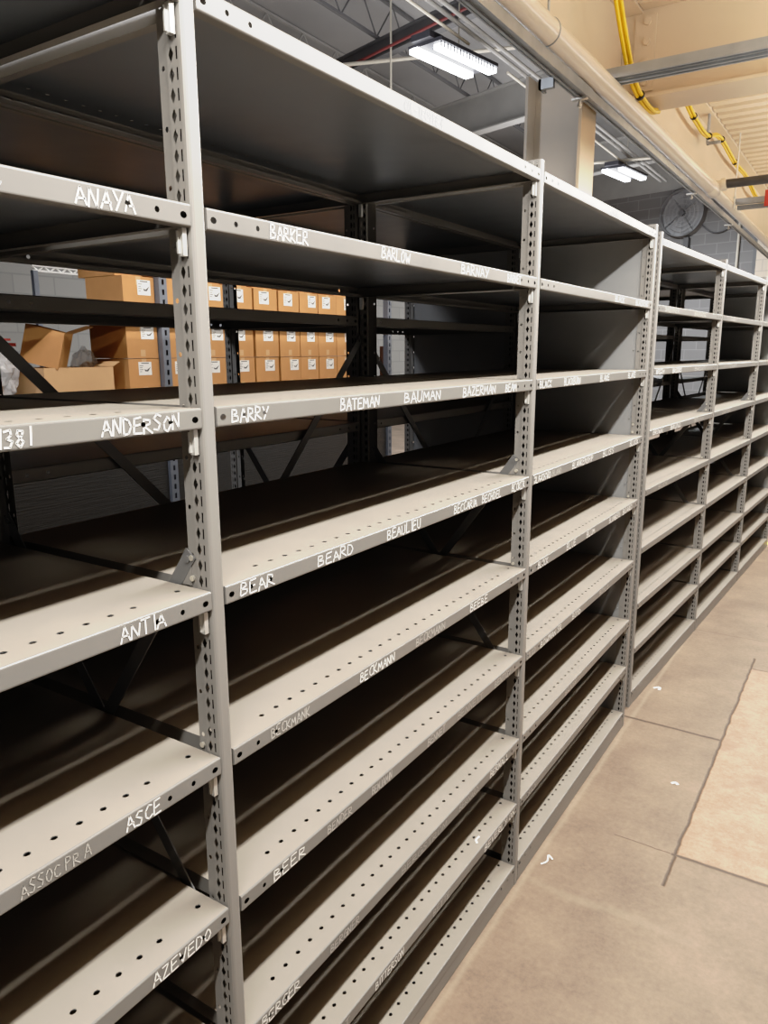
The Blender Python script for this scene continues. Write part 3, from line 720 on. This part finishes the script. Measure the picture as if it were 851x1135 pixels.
ordn = ['at the left end by the open carton', 'right of the slotted rack post', 'behind the front post of the ANDERSON unit', 'at the dark rear post', 'first right of the dark rear post', 'second right of the dark rear post', 'third right of the dark rear post', 'fourth right of the dark rear post', 'at the right end of the stack']
bx_group = 'cardboard boxes stacked on the far rack'
rb = random.Random(3)
tiers = [(1.4765, .219, 'bottom box'), (1.6975, .206, 'second-tier box'), (1.9315, .243, 'upper-shelf box'), (2.1755, .21, 'topmost box')]
for zi, (z0, h, nm) in enumerate(tiers):
    for yi, (a, c) in enumerate(ystarts):
        if zi == 3 and yi not in (0, 1, 2, 3, 4, 6, 8): continue
        xo = RX-.035 - (.07 if zi == 3 else rb.uniform(0, .008))
        sh = rb.uniform(-.006, .006) if zi != 3 else .05
        gap = 0
        if yi == 0 and zi == 3: sh = .0
        carton('brown labelled %s, %s' % (nm, ordn[yi]), a+(sh if 0 < yi and zi == 3 else 0)+.001, c+(sh if 0 < yi and zi == 3 else 0)-.001-(.03 if zi == 3 else 0), z0, h, xo, .34, bx_group, (rb.uniform(.2, .5), .5))

# open carton, tilted carton and plastic bags on the left rack
def openbox(label, loc, sx_, sy_, sz, rot, flaps, mats):
    t = thing('cardboard_box', label, 'box', loc); t.rotation_euler = rot
    mb = MB(); th = .004; hx, hy = sx_/2, sy_/2
    mb.box(-hx, hx, -hy, hy, 0, th); mb.box(-hx, -hx+th, -hy, hy, th, sz); mb.box(hx-th, hx, -hy, hy, th, sz)
    mb.box(-hx+th, hx-th, -hy, -hy+th, th, sz); mb.box(-hx+th, hx-th, hy-th, hy, th, sz); obj('carton', mb, M[mats], t)
    for (side, ang, ln) in flaps:
        mb = MB(); c, s = math.cos(ang), math.sin(ang)
        if side in 'xX':
            sg = 1 if side == 'X' else -1
            q = [(sg*hx, -hy, sz), (sg*hx, hy, sz), (sg*(hx+ln*s), hy, sz+ln*c), (sg*(hx+ln*s), -hy, sz+ln*c)]
        else:
            sg = 1 if side == 'Y' else -1
            q = [(-hx, sg*hy, sz), (hx, sg*hy, sz), (hx, sg*(hy+ln*s), sz+ln*c), (-hx, sg*(hy+ln*s), sz+ln*c)]
        mb.face(q); mb.face([(a, b_, c_+.003) for a, b_, c_ in q]); obj('flap', mb, M['cardlight'], t)
    return t
openbox('low open cardboard carton in front of the tilted box', (RX-.20, 1.835, 1.476), .30, .46, .175, (0, 0, math.radians(3)), [('Y', 1.1, .06)], 'cardlight')
tb = openbox('tilted brown cardboard box with a raised flap, leaning in the open carton', (-3.05, 1.70, 1.667), .19, .20, .20, (math.radians(-15), 0, math.radians(-48)), [('Y', 1.0, .12)], 'card')

def bag(label, loc, rad, seed, stripe=False):
    import bmesh
    t = thing('plastic_bag', label, 'bag', loc)
    bm = bmesh.new(); bmesh.ops.create_icosphere(bm, subdivisions=4, radius=1)
    for v in bm.verts:
        n = noise.noise(v.co*2.2+Vector((seed, 0, 0)))*.28 + abs(noise.noise(v.co*5+Vector((0, seed, 0))))*.22
        s = 1+n; v.co = Vector((v.co.x*rad[0]*s, v.co.y*rad[1]*s, max(v.co.z*rad[2]*s, -rad[2]*.92)))
    for v in bm.verts: v.co.z += rad[2]*.92
    me = bpy.data.meshes.new('film'); bm.to_mesh(me); bm.free(); me.materials.append(M['plastic']); link('film', me, t)
    if stripe:
        mb = MB(); mb.box(rad[0]*.2, rad[0]*.25, -rad[1]*1.1, rad[1]*1.1, rad[2]*2.0, rad[2]*2.12); mb.box(rad[0]*.2, rad[0]*.25, -rad[1]*.9, rad[1]*.9, rad[2]*2.2, rad[2]*2.28); o = obj('seal_strip', mb, M['red'], t)
        mb = MB(); mb.tube([(0, -.05, .06), (0, .05, .07)], .045, 12); obj('contents', mb, M['carddark'], t)
bag('clear plastic bag with a red seal strip, left of the cardboard box', (RX-.20, 1.40, 1.476), (.11, .14, .145), 3.1, True)
bag('crumpled clear plastic bag between the tilted box and stacked boxes', (RX-.31, 2.06, 1.476), (.09, .075, .14), 8.7)
# zigzag truss and brown board beyond the rack
zt = thing('wire_truss', 'white zigzag wire truss against the pale far wall', 'truss', (-5.0, 0, 0))
mb = MB(); ya, yb = 2.94, 3.69; z0, z1 = 2.385, 2.425
for z in (z0, z1): mb.bar((0, ya, z), (0, yb, z), .02, .014)
obj('chord', mb, M['label'], zt)
mb = MB()
for k in range(14):
    y0_ = ya+(yb-ya)*k/14; y1_ = ya+(yb-ya)*(k+1)/14
    mb.tube([(0, y0_, z0 if k % 2 else z1), (0, y1_, z1 if k % 2 else z0)], .007, 6)
obj('web', mb, M['label'], zt)
mb = MB(); mb.bar((0, ya+.02, 0), (0, ya+.02, z0), .04, .04); mb.bar((0, yb-.02, 0), (0, yb-.02, z0), .04, .04); obj('leg', mb, M['rack'], zt)
mb = MB(); mb.box(-3.1, -3.06, 5.16, 5.24, 0, 1.78); tag(obj('wooden_board', mb, M['brown']), 'narrow brown board standing at the end of the box rack', 'board')

# ------------------------------------------------------------------ debris
def scrap(label, pts, w, z):
    mb = MB(); path = smoothpath([(x, y, z+h) for x, y, h in pts], 4)
    for p, q in zip(path, path[1:]):
        d = (q-p); n = Vector((-d.y, d.x, 0)).normalized()*w/2
        mb.face([p-n, q-n, q+n, p+n])
    o = obj('paper_scrap', mb, M['paper']); return tag(o, label, 'scrap', 'paper scraps')
scrap('curled white paper scrap on the floor by the nearest unit', [(.035, 1.385, .002), (.05, 1.405, .006), (.045, 1.43, .012), (.062, 1.425, .005)], .006, 0)
scrap('white paper scrap on the shelf marked BITTERSON', [(-.020, .985, .001), (-.028, .995, .003), (-.026, 1.012, .005)], .006, 12*IN+.0005)
scrap('tiny white paper fleck on the floor near the joint crossing', [(.30, 2.14, .001), (.315, 2.15, .004), (.325, 2.14, .002)], .012, 0)
scrap('small white paper flecks at the foot of the open unit past the column', [(.02, 3.01, .001), (.045, 3.03, .004), (.05, 3.0, .002)], .014, 0)
mb = MB(); mb.box(.06, .32, 6.62, 6.70, .0005, .002); tag(obj('floor_tape', mb, M['tape']), 'yellow floor tape at the foot of the farthest unit', 'tape')

# ------------------------------------------------------------------ lights
def area(name, loc, rot, sx_, sy_, energy, col, spread=None):
    l = bpy.data.lights.new(name, 'AREA'); l.shape = 'RECTANGLE'; l.size = sx_; l.size_y = sy_; l.energy = energy; l.color = col
    if spread: l.spread = spread
    o = bpy.data.objects.new(name, l); C.objects.link(o); o.location = loc; o.rotation_euler = rot; return o
WARM = (1.0, .95, .87)
area('roof_wash_fill', (-4.2, 10, 4.3), (PI, 0, 0), 2.0, 16.0, 260, (.97, .98, 1.0))  # added unseen fill to brighten the roof steel
area('aisle_strip_lamp', (.593, 3.6, 2.62), (0, 0, 0), .06, 11.0, 445, WARM)
area('deck_uplight_fill', (.9, 4.0, 2.70), (PI, 0, 0), .1, 12.0, 230, (1, .95, .86))  # added upward fill to brighten the deck and girder
area('far_aisle_lamp', (-1.32, 2.6, 3.7), (0, math.radians(47), 0), .15, 5.0, 41, (1, .93, .84), math.radians(85))
area('rear_aisle_fill', (-2.05, -2.2, 3.3), (math.radians(62), 0, 0), .5, .4, 55, (.96, .97, 1.0))  # added unseen fill for the rear posts and box sides
for x, y in ((-3.93, 8.12), (-3.88, 15.35)):
    area('high_bay_lamp', (x, y, 5.12), (0, 0, 0), .4, 1.1, 700, (.93, .97, 1.0))
w = bpy.data.worlds.new('World'); bpy.context.scene.world = w; w.use_nodes = True
w.node_tree.nodes['Background'].inputs['Color'].default_value = (.9, .95, 1, 1); w.node_tree.nodes['Background'].inputs['Strength'].default_value = .03

# ------------------------------------------------------------------ camera
f, yaw, p, r = 827.127, .57645, .21153, -.00401
F = Vector((-math.sin(yaw)*math.cos(p), math.cos(yaw)*math.cos(p), -math.sin(p)))
Rt = Vector((math.cos(yaw), math.sin(yaw), 0)); U = Rt.cross(F)
c, s = math.cos(r), math.sin(r)
A = c*Rt+s*U; B = -s*Rt+c*U
cam = bpy.data.cameras.new('Camera'); co = bpy.data.objects.new('Camera', cam); C.objects.link(co)
co.matrix_world = Matrix(((A.x, B.x, -F.x, .8177), (A.y, B.y, -F.y, -.8022), (A.z, B.z, -F.z, 1.7302), (0, 0, 0, 1)))
cam.sensor_fit = 'VERTICAL'; cam.sensor_height = 36; cam.sensor_width = 27; cam.lens = f/1135*36; cam.clip_start = .02; cam.clip_end = 100
sc = bpy.context.scene; sc.camera = co
sc.view_settings.view_transform = 'Standard'; sc.view_settings.look = 'None'; sc.view_settings.exposure = 0; sc.view_settings.gamma = 1
sc.view_settings.use_curve_mapping = True        # camera-like tone curve
cmap = sc.view_settings.curve_mapping; cmap.use_clip = False; cv = cmap.curves[3]
for x, y in ((.008, .0022), (.018, .008), (.04, .030), (.08, .078), (.2, .205), (.45, .46), (.8, .735), (1.4, .84), (2.6, .96)):
    cv.points.new(x, y)
cv.points[len(cv.points)-1].location
for pt in cv.points:
    if abs(pt.location[0]-1.0) < 1e-4: pt.location = (1.0, .79)
    pt.handle_type = 'VECTOR'
cmap.update()
